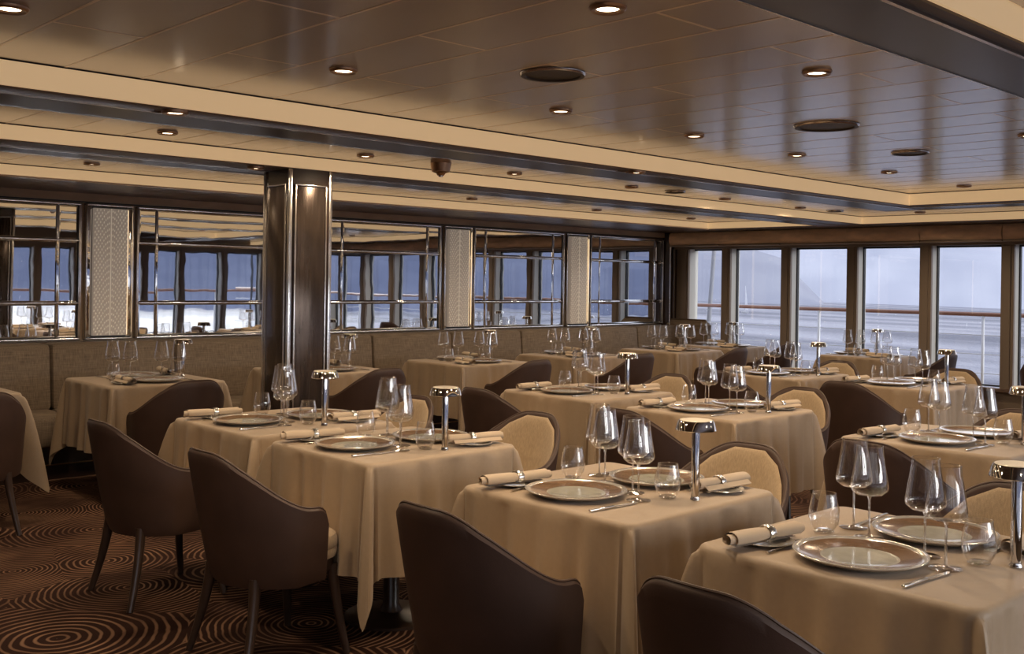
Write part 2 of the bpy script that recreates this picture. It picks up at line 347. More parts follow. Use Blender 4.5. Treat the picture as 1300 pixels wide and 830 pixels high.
# panels laid crosswise, pitch .277 along x, staggered ends
def bay(xa,xb,ya,yb,zp,offs):
    jg=MB()
    k0=math.floor((xa-1.09)/.2765)
    x=1.09+k0*.2765; k=k0
    while x<xb:
        a,b=max(x,xa),min(x+.2765,xb)
        if b-a>.02:
            ends=[ya]+[e for e in offs[k%2] if ya+.05<e<yb-.05]+[yb]
            for e0,e1 in zip(ends[:-1],ends[1:]):
                mbp=MB(); g=.0025; z0=zp+random.uniform(-.0003,.0003)
                mbp.box(a+g,e0+g,z0,b-g,e1-g,zp+.014)
                build(mbp,'ceiling_panel',M['panel'],CE)
            for e in ends[1:-1]: jg.box(a+.004,e-.005,zp-.0006,b-.004,e+.005,zp+.004)
            if a>xa+.01: jg.box(a-.005,ya,zp-.0007,a+.005,yb,zp+.004)
        x+=.2765; k+=1
    build(jg,'joint_strip',M['joint'],CE)
R1=[[1.77,3.10],[2.45]]
bay(-.6,UR-.002,1.345,3.742,ZP,R1)
bay(-.6,UW-.002,4.155,5.242,ZP2,[[4.6],[]])
bay(UR+.41,UW-.002,-1.3,4.15,ZP2,[[.4,1.77,3.10],[-.3,1.1,2.45]])
bay(-.6,UW-.002,5.715,7.152,ZP2,[[6.5],[6.9]])
bay(-.6,UR-.002,-1.3,1.03,ZP2,[[.1],[-.6]])
slab((X0,1.345,ZP,-.6,3.74,2.27),M['panel'],'ceiling_field'); slab((X0,4.155,ZP2,-.6,5.24,2.27),M['panel'],'ceiling_field'); slab((X0,5.715,ZP2,-.6,7.15,2.27),M['panel'],'ceiling_field'); slab((X0,-1.3,ZP2,-.6,1.03,2.27),M['panel'],'ceiling_field')
# ------------------------------------------------------------------ downlights (each a lamp)
lm=MB(); lm.lathe([(.030,-.002),(.034,-.009),(.045,-.011),(.050,-.006),(.051,.004)],28); me_ring=lm.mesh('bezel',[M['copper']])
lm=MB(); lm.lathe([(.0005,-.004),(.031,-.004)],24,smooth=False); me_lens=lm.mesh('lens',[M['bulb']])
spot=bpy.data.lights.new('downlight_spot','SPOT'); spot.energy=LAMP_W; spot.color=(1,.77,.52); spot.spot_size=math.radians(160); spot.spot_blend=.85; spot.shadow_soft_size=.04
lights=[]
weak=spot.copy(); weak.energy=LAMP_W*.4; faint=spot.copy(); faint.energy=LAMP_W*.1
def downlight(x,y,z,label,group):
    r=empty('downlight',(x,y,z)); tag(r,label,'light',group)
    link('bezel',me_ring,r); link('lens',me_lens,r)
    l=bpy.data.objects.new('bulb',faint if z<ZS else weak if group.endswith('out of view') else spot); COL.objects.link(l); l.parent=r; l.location=(0,0,-.03)
r1x=[.95,2.06,3.18,4.15,5.13,6.26,7.43]
nm=['first','second','third','fourth','fifth','sixth','seventh','eighth','ninth','tenth','eleventh']
for i,x in enumerate(r1x): downlight(x,3.02+.024*i,ZP,'round recessed downlight in the main ceiling bay, far row, %s from the left'%nm[i],'downlights in the main bay')
for i,x in enumerate([2.07,3.18,5.15,7.3]): downlight(x,1.83+.03*i,ZP,'round recessed downlight in the main ceiling bay, near row, %s from the left'%nm[i],'downlights in the main bay')
for i,(x,y) in enumerate([(2.3,5.03),(3.51,5.05),(4.73,5.08),(5.94,5.09),(7.24,5.17),(8.45,5.19),(9.6,4.6),(9.6,2.6)]): downlight(x,y-.1,ZP2,'recessed downlight in the ceiling bay behind the main one, %s from the left'%nm[i],'downlights in the second bay')
for i,(x,y) in enumerate([(2.62,6.8),(4.3,6.86),(5.97,6.92),(7.63,6.95),(9.2,6.98)]): downlight(x,y-.1,ZP2,'recessed downlight in the bay above the banquette, %s from the left'%nm[i],'downlights above the banquette')
for i,(x,y,w) in enumerate([(1.80,3.796,'black strip over the brown chairs'),(4.56,3.796,'black strip left of the main bay corner'),(3.03,5.35,'bronze band beside the pillar top')]): downlight(x,y,ZS-.003,'small round downlight set in the '+w,'downlights in the dark bands')
for i,(x,y) in enumerate([(-.9,3.0),(-.9,1.85),(-.9,6.7),(.9,6.7),(1.0,5.0),(-1,.0),(1.2,-.2),(3.4,-.2),(5.6,-.2),(-2.8,2.4),(-2.8,5.5)]): downlight(x,y,ZP2 if (y<1 or y>4 or x<-2) else ZP,'recessed ceiling downlight of the room part out of view','downlights out of view')
# round ceiling discs
lm=MB(); lm.lathe([(.0005,-.004),(.095,-.004),(.098,-.010),(.112,-.010),(.118,-.002),(.118,.004)],36,mis=[0,0,0,1,0]); me_disc=lm.mesh('ceiling_speaker',[M['speaker'],M['trim']])
for (x,y,s,lb) in [(2.60,2.55,1,'round bronze ceiling speaker above the front tables'),(4.28,2.45,1.25,'large round dark ceiling speaker amid window reflections'),(5.42,2.60,.85,'small round dark ceiling speaker nearest the windows')]:
    o=link('ceiling_speaker',me_disc,None,(x,y,ZP)); o.scale=(s,s,1); tag(o,lb,'speaker','round ceiling speakers')
for (x,y) in [(6.45,4.98),(9.0,5.05)]:
    o=link('ceiling_speaker',me_disc,None,(x,y,ZP2)); o.scale=(.7,.7,1); tag(o,'flat dark ceiling vent in the second bay, '+('nearer the pillar' if x<7 else 'nearer the windows'),'vent','round ceiling vents')
sm=MB(); sm.lathe([(.0005,-.075),(.02,-.075),(.03,-.06),(.055,-.052),(.062,-.02),(.066,.002)],28); o=build(sm,'smoke_detector',M['copper'],None,loc=(4.05,4.92,ZP2)); tag(o,'brown domed smoke detector hanging from the second ceiling bay','smoke detector')
sm=MB(); sm.lathe([(.0005,-.082),(.014,-.082),(.016,-.072)],16); build(sm,'sensor_tip',M['trim'],o)
# ------------------------------------------------------------------ mirror wall
YM=8.20
mb=MB(); mb.box(X0,8.16,2.015,X1,Y1+.001,2.09); mb.box(X0,8.19,.90,X1,Y1+.001,2.02,0); build(mb,'header_panel',M['headwood'],WL)
mb=MB(); mb.box(X0,8.155,2.012,X1,8.165,2.022); build(mb,'header_line',M['black'],WL)
ZM0,ZM1=.945,2.005
def mirror_unit(xa,xb,label):
    r=empty('wall_mirror',((xa+xb)/2,YM-.02,ZM0)); tag(r,label,'mirror','chrome framed wall mirrors')
    cx_=(xa+xb)/2; h=(xb-xa)/2; H=ZM1-ZM0
    mb=MB(); mb.box(-h,.0,0,h,.02,H); build(mb,'backing',M['black'],r)
    xs=[-h+.02,-h+.175,h-.175,h-.02]; zs=[.015,1.23-ZM0,1.715-ZM0,H-.015]
    for i in range(3):
        for j in range(3):
            g=.006; a0,a1,b0,b1=xs[i]+g,xs[i+1]-g,zs[j]+g,zs[j+1]-g; bv=.012
            mb=MB(); y0,y1=-.004,-.010
            tx=random.uniform(-.0006,.0006); tz=random.uniform(-.0006,.0006)
            mb.add([(a0,y0,b0),(a1,y0,b0),(a1,y0,b1),(a0,y0,b1),(a0+bv,y1+tx,b0+bv),(a1-bv,y1-tx,b0+bv),(a1-bv,y1-tx+tz,b1-bv),(a0+bv,y1+tx+tz,b1-bv)],
                   [(4,5,6,7),(0,1,5,4),(1,2,6,5),(2,3,7,6),(3,0,4,7)])
            build(mb,'mirror_pane',M['mirror'],r)
    for x in xs[1:3]:
        mb=MB(); mb.bbox(x-.008,-.016,.015,x+.008,0,H-.015,.003); build(mb,'glazing_bar',M['mirrorstrip'],r)
    for z in zs[1:3]:
        mb=MB(); mb.bbox(-h+.02,-.018,z-.007,h-.02,0,z+.007,.003); build(mb,'glazing_bar',M['mirrorstrip'],r)
    mb=MB()
    for b in ((-h,-.03,0,-h+.018,.01,H),(h-.018,-.03,0,h,.01,H),(-h,-.03,-.002,h,.01,.014),(-h,-.03,H-.016,h,.01,H)): mb.bbox(*b,b=.004)
    build(mb,'frame',M['chrome'],r)
def leaf_panel(xa,xb,label):
    r=empty('light_panel',((xa+xb)/2,YM-.02,ZM0)); tag(r,label,'light panel','etched glass light panels')
    h=(xb-xa)/2; H=ZM1-ZM0
    mb=MB(); mb.box(-h,0,0,h,.02,H); build(mb,'backing',M['black'],r)
    for s in (-1,1):
        mb=MB(); a,b=sorted((s*(h-.004),s*(h-.05))); mb.bbox(a,-.02,.02,b,0,H-.02,.004); build(mb,'mirror_border',M['mirrorstrip'],r)
    mb=MB()
    for b in ((-h,-.04,0,-h+.012,.01,H),(h-.012,-.04,0,h,.01,H),(-h,-.04,0,h,.01,.012),(-h,-.04,H-.012,h,.01,H)): mb.bbox(*b,b=.003)
    build(mb,'frame',M['chrome'],r)
    w=h-.055
    mb=MB(); mb.bbox(-w,-.05,.03,w,-.012,H-.03,.004); g=build(mb,'glass_panel',M['panelglass'],r)
    mb=MB(); mb.box(w,-.046,.035,w+.006,-.014,H-.035); build(mb,'edge_light',M['glow'],r)
    # leaf: midrib and curved ribs of raised beads
    mb=MB(); mb.bbox(-.003,-.056,.03,.003,-.049,H-.03,.002); build(mb,'leaf_midrib',M['bead'],g)
    bd=MB()
    nz=21
    for s in (-1,1):
        for k in range(-6,nz):
            zb=.03+(H-.06)*k/nz
            for q in range(1,10):
                t=q/9.6; x=s*w*t; z=zb+.30*(t**.62)
                if not(.036<z<H-.036): continue
                rr=.0042+.0032*t; dy=-.05
                dz=.6 ; ln=.0105
                bd.add([(x-rr,dy,z-ln*.3),(x,dy,z-ln),(x+rr,dy,z+ln*.3),(x,dy,z+ln),(x,dy-.007,z)],[(0,1,4),(1,2,4),(2,3,4),(3,0,4)])
    b=build(bd,'leaf_bead',M['bead'],g); b['kind']='stuff'
ulab=['chrome framed wall mirror at the far left edge','chrome framed wall mirror between the left light panel and the pillar','chrome framed wall mirror right of the pillar','chrome framed wall mirror between the two right light panels','chrome framed wall mirror in the corner beside the windows']
plab=['tall etched leaf light panel left of the pillar','etched leaf light panel hidden behind the pillar','etched leaf light panel, the left one of two right of the pillar','etched leaf light panel nearest the windows']
for i in range(5):
    mirror_unit(1.75+1.81*i,3.12+1.81*i,ulab[i])
    if i<4: leaf_panel(3.15+1.81*i,3.53+1.81*i,plab[i])
for i in (1,2): mirror_unit(1.75-1.81*i,3.12-1.81*i,'chrome framed wall mirror beyond the left edge of the view, '+nm[i]); leaf_panel(3.15-1.81*i,3.53-1.81*i,'etched leaf light panel beyond the left edge, '+nm[i])
# corner pilaster between mirror and windows
mb=MB(); mb.box(10.37,8.06,.0,10.5,Y1,2.085); PIL=struct(mb,'trim_2',M['darkclad'])
for b in ((10.36,8.05,.93,10.375,8.065,2.08),(10.44,8.05,.93,10.452,8.065,2.08)): boxo('metal_trim',b,M['chrome'],PIL)
# ------------------------------------------------------------------ pillar
col=empty('pillar',(3.33,5.38,0)); tag(col,'square bronze clad pillar with chrome corner trims between the tables','column')
cw=.135
mb=MB(); mb.box(-cw,-cw,0,cw,cw,ZS); build(mb,'core',M['darkclad'],col)
for k in range(4):
    R=Matrix.Rotation(k*PI/2,4,'Z')
    def fb(name,m,b,bev=.002):
        mb=MB(); mb.bbox(*b,b=bev); mb.v=[tuple(R@Vector(v)) for v in mb.v]; return build(mb,name,m,col)
    fb('cladding_panel',M['bronzeclad'],(-cw+.038,-cw-.012,.12,cw-.038,-cw+.002,1.985),.003)
    mb=MB()
    for b in ((-cw+.026,-cw-.016,.108,-cw+.036,-cw,1.997),(cw-.036,-cw-.016,.108,cw-.026,-cw,1.997),(-cw+.026,-cw-.016,.108,cw-.026,-cw,.118),(-cw+.026,-cw-.016,1.987,cw-.026,-cw,1.997)): mb.bbox(*b,b=.002)
    mb.v=[tuple(R@Vector(v)) for v in mb.v]; build(mb,'panel_frame',M['trim'],col)
    fb('corner_trim',M['chrome'],(-cw-.012,-cw-.012,0,-cw+.010,-cw+.010,ZS-.004),.004)
# ------------------------------------------------------------------ banquette
BX0,BX1=-.06,10.36
bq=empty('banquette',(5,7.9,0)); tag(bq,'long brown tweed banquette running under the wall mirrors','banquette')
def lb(b): return (b[0]-5,b[1]-7.9,b[2],b[3]-5,b[4]-7.9,b[5])
boxo('plinth',lb((BX0,7.55,0,BX1,8.15,.24)),M['plinth'],bq)
boxo('brass_line',lb((BX0,7.545,.10,BX1,7.552,.108)),M['brass'],bq)
xs=[-.06]+[.9+.9613*i for i in range(0,10)]
xs=[BX0]+[x for x in [.91,1.87,2.82,3.79,4.76,5.73,6.70,7.66,8.62,9.58] if x<BX1]+[BX1]
for a,b in zip(xs[:-1],xs[1:]):
    mb=MB(); mb.bbox(a+.004-5,7.45-7.9,.24,b-.004-5,7.97-7.9,.46,.035); build(mb,'seat_cushion',M['tweed'],bq)
    # slightly reclined back cushion
    bm=MB(); bm.bbox(a+.003-5,0,.0,b-.003-5,.22,.49,.035)
    bm.v=[(x,y+.02-(z)*-.10-.05,z+.445) for x,y,z in bm.v]; build(bm,'back_cushion',M['tweed'],bq)
# raised curved end piece by the windows
mb=MB(); rows=[]
for zz in (0,.2,.5,.8,.95,1.0,1.02): 
    d=.0 if zz<.95 else (zz-.95)*.8
    rows.append([(BX1-5+.0+d,-.42+d,zz),(BX1-5+.08-d,-.42+d,zz),(BX1-5+.08-d,.2-d,zz),(BX1-5+d,.2-d,zz)])
mb.grid(rows,closed=True); build(mb,'end_panel',M['tweed'],bq)
# ------------------------------------------------------------------ window blinds (one to each bow window)
def blind(y0,y1,n):
    r=empty('window_blind',(X1-.16,(y0+y1)/2,1.93)); h=(y1-y0)/2-.004
    tag(r,'brown fabric valance blind over the %s bow window from the mirror corner'%nm[n],'blind','brown blinds along the bow windows')
    mb=MB(); rows=[]
    prof=[(0,.15),(-.018,.13),(-.03,.09),(-.03,.05),(-.02,.02),(-.004,.0),(.008,.0),(.02,.15)]
    for j,(d,z) in enumerate(prof):
        rows.append([(d+.004*math.sin(9*t+n)*(j in(2,3,4)),-h+2*h*t,z+.004*math.sin(5*t+n)*(j>1 and j<7)) for t in [i/16 for i in range(17)]])
    mb.grid(rows); build(mb,'valance',M['blind'],r)
    mb=MB(); mb.bbox(-.022,-h,-.024,.012,h,-.004,.005); build(mb,'hem_bar',M['blindbar'],r)
ys=[8.05,7.30]+[7.30-.82*i for i in range(1,11)]
for i in range(11): blind(ys[i+1]+.0,ys[i],i) if i<len(ys)-1 else None
mb=MB(); mb.box(X1-.06,Y0,1.88,X1-.001,Y1,2.085); build(mb,'header_rail',M['mullion'],WB)
# ------------------------------------------------------------------ tub chair
def chair_proto():
    root=empty('tub_chair',(0,0,0))
    N=80; T=.024
    rx,ry,fx=.29,.305,.105
    def plan(t):      # t -1..1 -> point + outward normal + arc from centre
        semi=PI*(rx+ry)/2/2*1.0; tot=semi+fx; s=abs(t)*tot; sg=1 if t>=0 else -1
        if s<=semi:
            a=s/semi*PI/2; p=(-rx*math.cos(a),sg*ry*math.sin(a)); n=Vector((-math.cos(a)/rx,sg*math.sin(a)/ry)).normalized()
        else: p=(s-semi,sg*ry*(1-.03*(s-semi)/fx)); n=Vector((0,sg))
        return p,n,s,tot
    def top(s,tot):
        def sst(a,b,x): x=max(0,min(1,(x-a)/(b-a))); return x*x*(3-2*x)
        z=.805-.035*(s/.2)**2*.4 if s<.2 else .791
        z=.805-.014*min(1,(s/.2))**2
        z-=.195*sst(.07,.515,s)
        e=tot-s
        if e<.055: z-=.06*(1-math.sqrt(max(0,1-((.055-e)/.055)**2)))
        return z
    ZB=.30
    outer=[];inner=[]
    ts=[-1+2*i/N for i in range(N+1)]
    def P(t,h,off):   # h 0..1 height fraction
        p,n,s,tot=plan(t); zt=top(s,tot); zb=ZB+.02*(s/tot); z=zb+(zt-zb)*h
        hh=(z-.3)/.5; back=max(0,math.cos(min(PI/2,s/ .43*PI/2)))
        inset=max(0,1-hh)**1.2*(.03+.075*back)
        o=off-inset
        return (p[0]+n.x*o,p[1]+n.y*o,z)
    hs=[0,.08,.2,.35,.5,.65,.8,.92,.98,1]
    mb=MB()
    offo=lambda h: -.006 if h in(0,1) else 0
    rows=[[P(t,h,offo(h)) for t in ts] for h in hs]
    rows.append([(lambda a:(a[0],a[1],a[2]+.005))(P(t,1,-T/2)) for t in ts])
    rows+= [[P(t,h,-T+.004 if h==1 else -T) for t in ts] for h in reversed(hs)]
    rows.append(rows[0]); mb.grid(rows)
    # front end caps
    nn=len(ts); k=len(hs)
    for i in (0,nn-1):
        o=0
        for j in range(k-1):
            a=j*nn+i; b=(j+1)*nn+i; c=(2*k-j-1)*nn+i; d=(2*k-j)*nn+i
            mb.f.append((a,b,c,d) if i else (d,c,b,a)); mb.m.append(0); mb.sm.append(True)
    shell=build(mb,'back_shell',M['leather'],root)
    # piping along the rim
    mb=MB(); mb.tube([(lambda a:(a[0],a[1],a[2]+.006))(P(t,1,-T/2)) for t in ts],.0045,6,flat=.8); build(mb,'rim',M['rim'],shell)
    mb=MB(); mb.tube([(lambda a:(a[0],a[1],a[2]+.004))(P(t,0,-T/2)) for t in ts],.005,6); build(mb,'lower_rim',M['rim'],shell)
    # oval inner pad
    mb=MB(); rows=[]
    K=30
    for r_ in [1.0,.985,.94,.85,.7,.5,.25,.001]:
        row=[]
        for i in range(K):
            a=2*PI*i/K; sq=lambda v: math.copysign(abs(v)**.8,v)
            tt=.80*r_*sq(math.cos(a)); p,n,s,tot=plan(tt); zt=top(s,tot)-.010
            zc=.40+(zt-.40)*(.5+.5*r_*sq(math.sin(a)))
            h=(zc-ZB)/(top(s,tot)-ZB)
            dep=.022*math.sqrt(max(0,1-r_**4))
            row.append(P(tt,max(0,min(1,h)),-T-dep-.001))
        rows.append(row)
    mb.grid(rows,closed=True); build(mb,'backrest_pad',M['cream'],root)
    # seat
    def seatplan(a,k):
        c,s_=math.cos(a),math.sin(a); x=(.225 if c>0 else .185)*math.copysign(abs(c)**.7,c)+.0; y=.232*math.copysign(abs(s_)**.75,s_); return x*k,y*k
    mb=MB(); rows=[]
    for k,z in [(.9,.375),(.985,.38),(1.0,.395),(.995,.41),(.985,.415),(1.0,.42),(1.0,.445),(.97,.462),(.88,.474),(.6,.482),(.01,.484)]:
        rows.append([(*seatplan(2*PI*i/36,k),z) for i in range(36)])
    mb.grid(rows,closed=True); mb.v=[(x+.035,y,z) for x,y,z in mb.v]; seat=build(mb,'seat_cushion',M['cream'],root)
    mb=MB(); rows=[[(*seatplan(2*PI*i/36,k),z) for i in range(36)] for k,z in [(.01,.31),(.86,.31),(.94,.33),(.96,.375),(.01,.375)]]
    mb.grid(rows,closed=True); mb.v=[(x+.03,y,z) for x,y,z in mb.v]; build(mb,'seat_frame',M['legwood'],root)
    for sx,sy in ((-1,1),(-1,-1),(1,1),(1,-1)):
        mb=MB(); ex=-.065 if sx<0 else .04
        pts=[];rr=[]
        for q in range(7):
            t=q/6; pts.append(((.20 if sx>0 else -.135)+ex*(t**1.5),sy*(.165+.05*t**1.2),.345*(1-t))); rr.append(.023-.009*t)
        mb.tube(pts,rr,10); build(mb,'leg',M['legwood'],root)
    return root
CH=chair_proto(); CHK=kidmap(CH); used=[False]
def place_chair(x,y,deg,label,group):
    o=CH if not used[0] else copy_tree(CH,CHK); used[0]=True
    o.location=(x,y,0); o.rotation_euler=(0,0,math.radians(deg)); tag(o,label,'chair',group); return o
# ------------------------------------------------------------------ tablecloth
def cloth_mesh(w,d,seed,D=.455):
    rnd=random.Random(seed); ph=[rnd.uniform(0,6.28) for _ in range(8)]
    mb=MB(); hw,hd=w/2,d/2; rc=.045
    # perimeter stations: straight sides and fanned corners
    st=[]
    def side(ax,x0,y0,x1,y1,nx,ny,n,sd):
        for i in range(n): 
            t=(i+.5)/n; st.append(('s',x0+(x1-x0)*t,y0+(y1-y0)*t,nx,ny,t,sd))
    cs=[(hw,hd,0),(-hw,hd,90),(-hw,-hd,180),(hw,-hd,270)]
    nside=44; nc=26
    order=[((hw,-hd),(hw,hd),(1,0)),((hw,hd),(-hw,hd),(0,1)),((-hw,hd),(-hw,-hd),(-1,0)),((-hw,-hd),(hw,-hd),(0,-1))]
    for k,(a,b,n) in enumerate(order):
        dx,dy=(b[0]-a[0]),(b[1]-a[1]); L=math.hypot(dx,dy); ux,uy=dx/L,dy/L
        side(0,a[0]+ux*rc,a[1]+uy*rc,b[0]-ux*rc,b[1]-uy*rc,n[0],n[1],nside,k)
        c=(b[0]-ux*rc-n[0]*rc,b[1]-uy*rc-n[1]*rc); a0=math.atan2(n[1],n[0])
        for i in range(nc+1):
            th=(i)/nc*PI/2; st.append(('c',c[0],c[1],a0+th,th,k,0))
    rings=[0,.006,.012,.019,.027,.035,.05,.08,.13,.19,.26,.33,.40,.46,.51,.55,.57]
    rows=[]
    fold=[rnd.uniform(.8,1.2) for _ in range(4)]
    for ri,q in enumerate(rings):
        tq=q/rings[-1]; row=[]
        for s in st:
            if s[0]=='s':
                _,x,y,nx,ny,t,sd=s
                ln=D*tq
                edge=min(t,1-t); calm=min(1,edge/.12)
                rip=(.017*math.sin(t*27+ph[sd])+.016*math.sin(t*47+ph[sd+4])*math.sin(t*5+ph[sd])+.018*math.sin(t*9+ph[7-sd]))*tq**.8
                out=.018*tq+rip*.9- .012*tq*(1-calm)
                lift=.012*math.sin(t*5+ph[sd])*tq
                RR=.02; ang=min(ln/RR,PI/2); roll=RR*math.sin(ang); dz=RR*(1-math.cos(ang)); rest=max(0,ln-RR*PI/2)
                zz=-dz-math.sqrt(max(0,rest**2-min(out,rest*.9)**2))+lift*.3
                row.append((x+nx*(out*(rest>0)+roll-RR),y+ny*(out*(rest>0)+roll-RR),zz))
            else:
                _,x,y,a,th,k,_2=s
                L=(D)/max(math.cos(th),math.sin(th)); ln=L*tq
                # hanging corner folds into a soft pointed cone, creased on both flanks
                lobe=math.sin(2*th)**2; cre=math.sin(4*th)**2
                RR=.02; ang=min(ln/RR,PI/2); roll=RR*math.sin(ang); dz=RR*(1-math.cos(ang)); rest=max(0,ln-RR*PI/2)
                tr=rest/max(1e-6,L-RR*PI/2)
                out=.018*tr+ tr**.6*(.125*fold[k]*lobe-.062*cre+.022*math.sin(11*th+ph[k])*lobe)
                zz=-dz-math.sqrt(max(0,rest**2-min(abs(out),rest*.9)**2))
                if rest<=0: out=0
                rad=max(rc+roll-RR+out,.006)
                row.append((x+math.cos(a)*rad,y+math.sin(a)*rad,zz))
        rows.append(row)
    # smooth the hem slightly along the ring
    for j in range(7,len(rows)):
        r=rows[j]; n=len(r)
        for _ in range(1): r=[tuple((r[i-1][c]+2*r[i][c]+r[(i+1)%n][c])/4 for c in range(3)) for i in range(n)]
        rows[j]=r
    top=[ [ (x*s_,y*s_,0) for x,y,z in rows[0]] for s_ in (.97,.6,.3,.001)]
    mb.grid(top[::-1]+rows[1:] if False else top[::-1]+rows,closed=True)
    me=mb.mesh('tablecloth',[M['cloth']]); return me
# ------------------------------------------------------------------ tableware prototypes (meshes shared by all copies)
def wine_glass():
    r=empty('wine_glass'); 
    mb=MB(); mb.lathe([(.0005,.0),(.038,.0),(.0405,.0015),(.038,.0028),(.012,.0045),(.0045,.009),(.0033,.03),(.0030,.07),(.0033,.105),(.006,.116),(.012,.1195)],20,mis=[0]*4+[1]*6); build(mb,'stem',[M['glassfoot'],M['glassstem']],r)
    mb=MB(); mb.lathe([(.0008,.1185),(.012,.1195),(.036,.1225),(.0495,.134),(.0515,.142),(.0485,.163),(.0425,.198),(.0365,.235),(.0345,.2565)],28)
    mb.lathe([(.0345,.2558),(.0353,.2570),(.0345,.2580),(.0337,.2570),(.0345,.2558)],28,mi=1); build(mb,'bowl',[M['glass'],M['glassfoot']],r); return r
def tumbler():
    mb=MB(); mb.lathe([(.0005,.004),(.022,.004),(.028,.008),(.038,.024),(.0435,.045),(.0425,.065),(.037,.09),(.0325,.112)],28)
    mb.lathe([(.0005,.0),(.024,.0),(.0285,.005),(.022,.009),(.0005,.008)],24,mi=1)
    mb.lathe([(.0325,.1115),(.0332,.1125),(.0325,.1133),(.0318,.1125),(.0325,.1115)],28,mi=1)
    return build(mb,'tumbler',[M['glass'],M['glassfoot']])
def charger():
    r=empty('charger_plate'); 
    mb=MB(); mb.lathe([(.0005,.0),(.10,.0),(.135,.004),(.158,.012),(.1675,.018),(.168,.0205),(.165,.0215),(.150,.0175),(.1495,.017)],56); build(mb,'rim',M['plateedge'],r)
    mb=MB(); mb.lathe([(.153,.0182),(.135,.013),(.108,.0095),(.098,.0082)],56); build(mb,'glaze_band',M['platering'],r)
    mb=MB(); mb.lathe([(.0985,.0078),(.094,.0085),(.088,.0075),(.05,.007),(.0005,.007)],56); build(mb,'well',M['plate'],r); return r
def bread():
    mb=MB(); mb.lathe([(.0005,0),(.05,0),(.072,.006),(.078,.0095),(.076,.011),(.066,.0075),(.05,.005),(.0005,.004)],36); return build(mb,'bread_plate',M['plateedge'])
def napkin():
    r=empty('rolled_napkin'); mb=MB()
    # spiral roll seen at its ends, slightly pinched at the ring
    L=.27; rows=[]; n=15; turns=2.6; K=64
    for i in range(n):
        t=i/(n-1); x=-L/2+L*t; pin=1-.20*math.exp(-((t-.55)/.08)**2)+.05*math.sin(t*7); row=[]
        for k in range(K):
            a=k/(K-1)*turns*2*PI; rr=(.006+.017*k/(K-1))*pin
            sl=.010*math.sin(a*.5)*(1 if t<.5 else -1)*(abs(t-.5)*2)**4
            row.append((x+sl,rr*math.cos(a)*1.15,.021+rr*math.sin(a)*.85))
        rows.append(row)
    mb.grid(rows)
    rows=[[(x,y*1.15,z) for y,z in ((.02,.018),(.034,.006),(.030,.002),(-.012,.001))] for x in (-.118,-.04,.05,.115)]
    mb.grid(rows); build(mb,'napkin_cloth',M['napkin'],r)
    mb=MB(); rr=.0255
    mb.grid([[(.013+dx,rr*q*math.cos(a)*.98,.021+rr*q*.80*math.sin(a)) for a in [2*PI*k/24 for k in range(24)]] for dx,q in ((-.011,1.0),(-.008,1.06),(.008,1.06),(.011,1.0))],closed=True); build(mb,'napkin_ring',M['chrome'],r)
    return r
def knife():
    mb=MB(); mb.bbox(-.11,-.006,0,-.0,.006,.007,.0025)
    mb.add([(0,-.007,.001),(.09,-.009,.001),(.115,.004,.001),(0,.006,.001),(0,-.007,.0035),(.09,-.009,.003),(.115,.004,.0025),(0,.006,.004)],[(3,2,1,0),(4,5,6,7),(0,1,5,4),(1,2,6,5),(2,3,7,6),(3,0,4,7)])
    return build(mb,'table_knife',M['steel'])
def fork():
    mb=MB(); mb.tube([(-.10,0,.003),(-.05,0,.004),(.0,0,.004),(.04,0,.006)],[.0055,.0035,.0025,.003],8,flat=.5)
    mb.bbox(.038,-.011,.004,.062,.011,.0065,.001)
    for y in (-.0095,-.0032,.0032,.0095): mb.bbox(.06,y-.0013,.0035,.102,y+.0013,.0055,.0005)
    return build(mb,'table_fork',M['steel'])
def butter_knife():
    mb=MB(); mb.bbox(-.07,-.005,.011,.01,.005,.016,.002); mb.add([(.01,-.006,.012),(.07,-.009,.012),(.082,.002,.012),(.01,.006,.012),(.01,-.006,.014),(.07,-.009,.014),(.082,.002,.014),(.01,.006,.014)],[(3,2,1,0),(4,5,6,7),(0,1,5,4),(1,2,6,5),(2,3,7,6),(3,0,4,7)])
    return build(mb,'butter_knife',M['steel'])
def lamp():
    r=empty('table_lamp')
    mb=MB(); mb.lathe([(.0005,0),(.0155,0),(.0165,.0015),(.016,.004),(.0145,.006),(.0145,.013)],28); build(mb,'base',M['lampsteel'],r)
    mb=MB(); mb.lathe([(.0135,.006),(.0135,.215),(.012,.222),(.012,.232)],28); mb.bbox(-.0012,-.0142,.02,.0012,-.0125,.215,.0003,1); build(mb,'stem',[M['lampsteel'],M['black']],r)
    mb=MB(); mb.lathe([(.012,.228),(.055,.228),(.0655,.226),(.0665,.228),(.060,.250),(.056,.2575),(.053,.2585)],40); sh=build(mb,'lamp_shade',M['lampsteel'],r)
    mb=MB(); mb.lathe([(.0532,.2585),(.052,.2600),(.0005,.2605)],40); build(mb,'lamp_cap',M['lamptop'],sh)
    return r
protos={k:f() for k,f in dict(wine=wine_glass,tum=tumbler,charger=charger,bread=bread,napkin=napkin,knife=knife,fork=fork,butter=butter_knife,lamp=lamp).items()}
PK={k:kidmap(o) for k,o in protos.items()}; PU={k:False for k in protos}
def put(kind,x,y,z,rz,label,cat,group):
    p=protos[kind]; o=p if not PU[kind] else copy_tree(p,PK[kind]); PU[kind]=True
    o.location=(x,y,z); o.rotation_euler=(0,0,rz); tag(o,label,cat,group); return o
